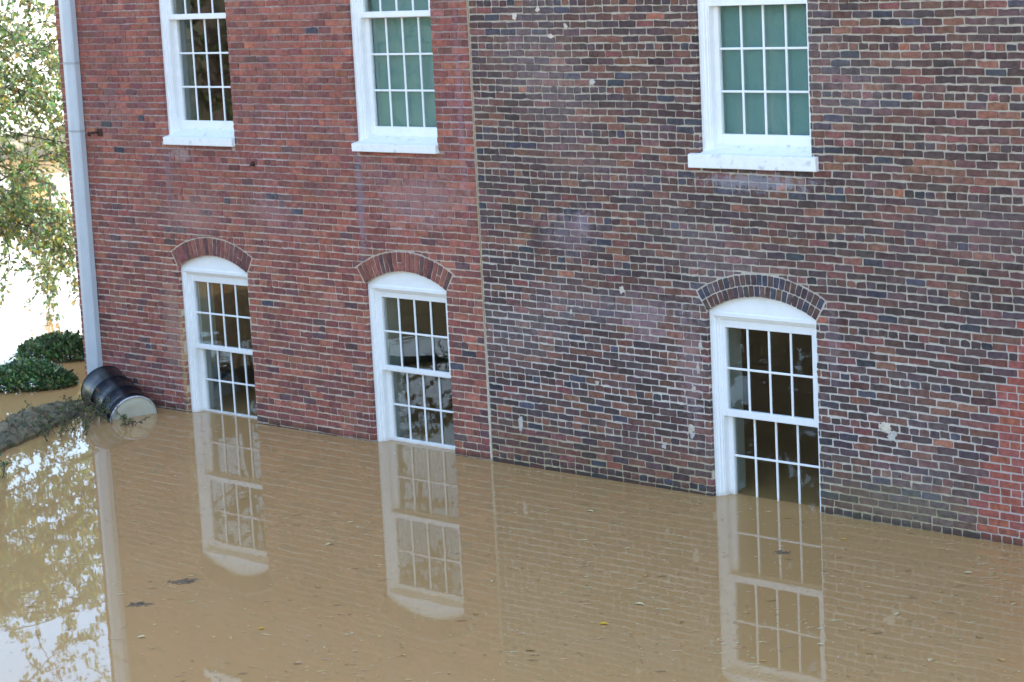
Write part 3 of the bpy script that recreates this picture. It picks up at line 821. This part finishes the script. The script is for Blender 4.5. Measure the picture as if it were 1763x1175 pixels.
def view_pt(px, py, dist):
    """a point at a given distance in the photograph's direction (only used to plan where the tree stands)"""
    d = (fw*3844.4+rr*(px-881.5)-uu*(py-587.5)).normalized(); return CAM+d*dist

# the tree at the left: trunk out of frame, crown hanging towards the building corner
g = random.Random(4)
limbs = []
for i in range(30):
    a = g.uniform(-.9, 1.5); L = g.uniform(1.2, 3.2)
    z = g.uniform(1.5, 7.6)
    limbs.append((L*math.cos(a), L*math.sin(a)*.9, z-.3, L))
for i in range(9):
    a = g.uniform(-.3, 1.3); L = g.uniform(1.5, 3.0); limbs.append((L*math.cos(a), L*math.sin(a), g.uniform(.7, 1.5)-.25*L, L))
for i in range(12):
    a = g.uniform(1.6, 5.2); L = g.uniform(1.2, 2.8); limbs.append((L*math.cos(a), L*math.sin(a), g.uniform(2.5, 8), L))
tree('broadleaf_tree', 'green and yellow leafed tree with drooping branches at the left, behind the brick corner', (-29.0, 2.9, 0), 8.5, limbs, LG, leaf=(.085, .05), per=32, twigs=14, twiglen=1.05, seed=9, trunk_r=.17, droop=.6, limbk=.08, kup=2)

def shrub(name, label, cx, cy, rx, ry, h, n, seed, rot=0):
    g = random.Random(seed); t = empty(name, (cx, cy, 0), label, 'shrub', None)
    lv = MB(); st = MB(); ca, sa = math.cos(rot), math.sin(rot)
    SC = [s2l(c) for c in ((80,108,64),(62,90,54),(98,126,72),(120,144,98),(52,74,48),(118,138,76))]
    for i in range(60):
        a = g.uniform(0, 6.28); k = g.random()**.5
        u, v = k*math.cos(a)*rx*.9, k*math.sin(a)*ry*.9
        p = Vector((cx+u*ca-v*sa, cy+u*sa+v*ca, h*(1-.5*k*k)*g.uniform(.7, .95)))
        st.tube(curve((cx+(p.x-cx)*.5, cy+(p.y-cy)*.5, -.3), p, 0, g, 4, .08), [.010, .008, .006, .005, .003], 4, cap=False)
    lumps = [(g.uniform(-.75, .75), g.uniform(-.75, .75), g.uniform(.25, .5)) for _ in range(12)]
    i = 0
    while i < n:
        a = g.uniform(0, 6.28); k = g.random()**.5
        u, v = k*math.cos(a), k*math.sin(a)
        top = h*(1-k**2.6)**.5*(1+.28*vn(u*2.2+seed, v*2.2, seed)+.12*vn(u*6, v*6, seed))
        z = top*(1-.55*g.random()**2.2)-.02
        if g.random() < max(0, .35+.9*vn(u*3.5, v*3.5+z*4, seed+4))*.7: continue
        x, y = u*rx, v*ry
        p = Vector((cx+x*ca-y*sa, cy+x*sa+y*ca, max(-.02, z)))
        d = (Vector((x*.6, y*.6, .35))).normalized()+rv(g)*.9; nn = rv(g)*.9+Vector((0, 0, .8)); p = p+rv(g)*abs(g.gauss(0, .025))
        s_ = g.uniform(.7, 1.3); c = tuple(q*g.uniform(.7, 1.3) for q in g.choice(SC))
        add_leaf(lv, p, d, nn, .062*s_, .032*s_, c, .15); i += 1
    st.build('stems', M_bark, t); lv.build('foliage', M_shrubleaf, t)
shrub('evergreen_shrub', 'dark green shrub standing in the water against the far side of the brick corner', -24.75, 1.5, .60, .40, .30, 4800, 31, R(40))
shrub('evergreen_shrub', 'dark green shrub at the left edge, just behind the low stone wall', -23.45, -.08, .70, .36, .29, 5600, 33, R(40))

def weed(name, label, x, y, z, n, spread, seed, lcol, h=.35, per=26, leaf=.035, group=None):
    g = random.Random(seed); t = empty(name, (x, y, z), label, 'weed', group); st = MB(); lv = MB()
    for i in range(n):
        a = g.uniform(0, 6.28); k = g.random()**.6*spread
        bx, by = x+k*math.cos(a), y+k*math.sin(a)*.8
        e = Vector((bx+g.gauss(0, .16), by+g.gauss(0, .16), z+h*g.uniform(.4, 1.15)))
        cv = curve((bx, by, -.05), e, .03, g, 6, .12)
        st.tube(cv, [.006, .0055, .005, .004, .0035, .003, .002], 4, cap=False)
        for _ in range(int(per*g.uniform(.5, 1.3))):
            u = (.25+.75*g.random())*6; j = min(5, int(u)); p = cv[j].lerp(cv[j+1], u-j)
            s_ = g.uniform(.6, 1.3); c = tuple(q*g.uniform(.7, 1.25) for q in g.choice(lcol))
            add_leaf(lv, p+rv(g)*.012, rv(g)+Vector((0, 0, .2)), rv(g)+Vector((0, 0, .8)), leaf*s_, leaf*.55*s_, c)
    st.build('stems', M_bark, t); lv.build('leaves', M_leaf, t)
WC = [s2l(c) for c in ((92,110,66),(108,118,76),(80,96,62),(130,120,84),(120,100,80))]
weed('weed', 'tangle of thin leafy weeds in front of the black drum', -20.95, -1.0, 0, 40, .50, 41, WC, .28, 18)
weed('weed', 'sparse leafy weed sprouting along the edge of the low stone wall', -20.72, -1.65, 0, 30, .50, 42, WC, .20, 16)
weed('weed', 'few leafy sprigs sticking out of the water before the pale drum lid', -20.30, -.80, 0, 9, .10, 43, WC, .10, 8)
weed('weed', 'green leafy weed in the water at the left edge, before the stone wall', -19.55, -3.35, 0, 16, .32, 44, [s2l(c) for c in ((96,128,96),(84,112,84),(110,136,100))], .24, 22)

# far things in the open flood
tree('autumn_tree', 'thin orange-brown autumn tree far across the water, left of its neighbour', (-93.5, 62, 0), 15, [(2*math.cos(a), 2*math.sin(a), 4+a*1.5, 2) for a in [k*.9 for k in range(7)]], [s2l((176,120,50)), s2l((160,110,60)), s2l((140,110,60))], leaf=(.3, .2), per=20, twigs=8, twiglen=1.2, seed=51, trunk_r=.3)
tree('autumn_tree', 'thin yellow-brown autumn tree far across the water, right of its neighbour', (-87.5, 66, 0), 10, [(1.4*math.cos(a), 1.4*math.sin(a), 3+a*1.1, 1.6) for a in [k*.9 for k in range(6)]], [s2l((186,150,60)), s2l((160,130,60))], leaf=(.3, .2), per=16, twigs=7, twiglen=1.0, seed=52, trunk_r=.25)
hut = empty('wooden_box', (-45.3, 15.1, 0), 'small tan wooden box with a dark side, half sunk in the far water', 'box')
bx_, by_ = -45.3, 15.1
mb = MB(); mb.box(bx_-.22, bx_+.55, by_-.02, by_+.5, -.3, .30); mb.build('body', M_tan, hut)
mb = MB(); mb.box(bx_-.20, bx_+.0, by_-.04, by_-.022, .04, .27); mb.build('opening', M_dark, hut)
mb = MB(); mb.box(bx_-.26, bx_+.59, by_-.06, by_+.54, .301, .335); mb.build('lid', M_tan, hut)
for (x, y, l) in ((-44.47, 14.73, 'dark thin post in the far water beside the tan box'), (-42.08, 13.75, 'dark thin post in the far water next to the brick corner')):
    mb = MB(); mb.tube([(x, y, -.3), (x+.01, y, .25), (x, y, .52)], [.03, .028, .026], 8); o = mb.build('post', M_dark); tag(o, l, 'post')

# trees on the near bank (seen mirrored in the panes and, blurred, in the water)
spots = [(-33, -13.5, 8), (-40, -17, 10), (-27, -20, 9), (-47, -12, 9), (-21, -25, 9), (-36, -24, 11), (-52, -20, 11)]
for i, (x, y, h) in enumerate(spots):
    g = random.Random(60+i); lim = []
    for k in range(20):
        a = g.uniform(0, 6.28); L = g.uniform(1.2, 3.4); lim.append((L*math.cos(a), L*math.sin(a), g.uniform(.22, .95)*h, L))
    tree('bank_tree', 'leafy green tree on the bank opposite the building, mirrored in its panes', (x, y, .3), h, lim, [s2l(c) for c in ((70,84,54),(60,76,50),(84,92,60),(100,100,66))], leaf=(.16, .10), per=14, twigs=8, twiglen=1.1, seed=70+i, trunk_r=.2, group='trees on the opposite bank')

for i, (x, y, h) in enumerate([(-24.5, -19.5, 10), (-28.5, -21.0, 12), (-20.5, -21.5, 12), (-32, -25, 13), (-25, -25, 13), (-18, -18.5, 9)]):
    g = random.Random(160+i); lim = []
    for k in range(34):
        a = g.uniform(0, 6.28); zz = g.uniform(.05, .97); L = (1.15-zz)*3.2+.3; lim.append((L*math.cos(a), L*math.sin(a), zz*h, L))
    tree('evergreen_tree', 'dense dark evergreen on the bank, mirrored in the right-hand panes', (x, y, .2), h, lim, [s2l(c) for c in ((40,58,34),(50,66,40),(36,50,34),(60,70,40))], leaf=(.30, .20), per=15, twigs=8, twiglen=1.2, seed=170+i, trunk_r=.22, group='evergreens on the opposite bank')

# ------------------------------------------------------------------ floating debris
g = random.Random(90)
def water_pt(px, py):
    d = fw*3844.4+rr*(px-881.5)-uu*(py-587.5); t = -CAM.z/d.z; return CAM+d*t
mb = MB(); FC = [s2l(c) for c in ((206,184,138),(200,174,126),(188,160,112),(214,196,156),(130,104,72))]
def fleck(x, y, L, W, a):
    c = tuple(q*g.uniform(.75, 1.15) for q in g.choice(FC)); n = 6; z = .003+g.random()*.002
    vs = []
    for k in range(n):
        t = 2*math.pi*k/n+g.uniform(-.3, .3); u, v = L*.5*math.cos(t)*g.uniform(.7, 1.2), W*.5*math.sin(t)*g.uniform(.7, 1.2)
        vs.append((x+u*math.cos(a)-v*math.sin(a), y+u*math.sin(a)+v*math.cos(a), z+.002*g.random()))
    mb.add(vs, [tuple(range(n))], 0, c)
cnt = 0
while cnt < 4200:
    x, y = g.uniform(-21, -6.5), -abs(g.uniform(.02, 8.0))
    dens = .12+(.5 if -.12 > y > -.25 else 0)*(x > -15)+.22*max(0, min(1, (x+15)/5))+.7*max(0, vn(x*.55, y*.9, 77))+.35*max(0, vn(x*2, y*2, 78))
    if x > -10.8 and y > -1.6: dens += .25
    if g.random() > dens: continue
    k = g.random()
    if k < .86: fleck(x, y, g.uniform(.012, .036), g.uniform(.008, .016), g.gauss(.7, .5))
    else: fleck(x, y, g.uniform(.04, .11), g.uniform(.009, .016), g.gauss(.75, .25))
    cnt += 1
o = mb.build('floating_debris', M_fleck); tag(o, 'scum of pale flecks and straw drifting on the brown water', 'debris', kind='stuff')

def float_leaf(px, py, L, c, a, label, group=None):
    p = water_pt(px, py); mb = MB()
    d = Vector((math.cos(a), math.sin(a), .06)); add_leaf(mb, Vector((0, 0, .004)), d, Vector((0, 0, 1)), L, L*.55, c, .12)
    o = mb.build('floating_leaf', M_fallen); o.location = p; tag(o, label, 'leaf', group); return o
YEL, TANC, PALE = s2l((214,172,40)), s2l((190,150,90)), s2l((206,190,140))
float_leaf(1030, 1075, .085, YEL, .5, 'bright yellow leaf afloat left of the right window\'s reflection')
float_leaf(1445, 929, .07, s2l((200,160,60)), .2, 'yellow leaf afloat just right of the right lower window')
float_leaf(443, 1084, .06, YEL, .9, 'small yellow leaf afloat below the left window\'s reflection')
float_leaf(1658, 987, .08, PALE, .4, 'pale curled leaf afloat near the red brick patch')
float_leaf(1092, 1040, .09, PALE, .2, 'pale leaf afloat close to the bright yellow leaf')
float_leaf(235, 1099, .08, PALE, 1.0, 'pale leaf afloat beside the downspout\'s reflection')
fl = [(1622,1018),(1540,1060),(1690,1100),(1480,1085),(1730,1140),(1600,1140),(1405,1110),(1175,1070),(1110,990),(905,1120),(820,1060),(850,1000),(560,940),(610,900),(545,1010),(700,1130),(1010,880),(1320,1140),(1560,985),(1750,1040)]
for i, (px, py) in enumerate(fl):
    float_leaf(px, py, g.uniform(.05, .08), g.choice((TANC, PALE, s2l((170,130,80)))), g.uniform(0, 6), 'small tan dead leaf floating on the brown flood water', 'dead leaves on the water')
for (px, py, L, lab) in ((315, 1002, .26, 'dark wet clump of twigs afloat, the upper one beside the downspout reflection'), (238, 1041, .2, 'dark wet clump of twigs afloat touching the downspout\'s reflection'), (1345, 953, .14, 'tiny dark twig clump afloat within the right window\'s reflection')):
    p = water_pt(px, py); mb = MB()
    for k in range(26):
        a = g.gauss(.75, .9); l = L*g.uniform(.2, .6); q = Vector((g.gauss(0, L*.22), g.gauss(0, L*.12), .004)); q = Vector((q.x*.7-q.y*.7, q.x*.7+q.y*.7, q.z))
        dv = Vector((math.cos(a), math.sin(a), g.uniform(-.05, .08)))*l*.5
        mb.tube([q-dv, q+rv(g)*.008, q+dv], [.002, .0035, .0015], 4)
    o = mb.build('twig_clump', M_palebark); o.location = p; tag(o, lab, 'debris')
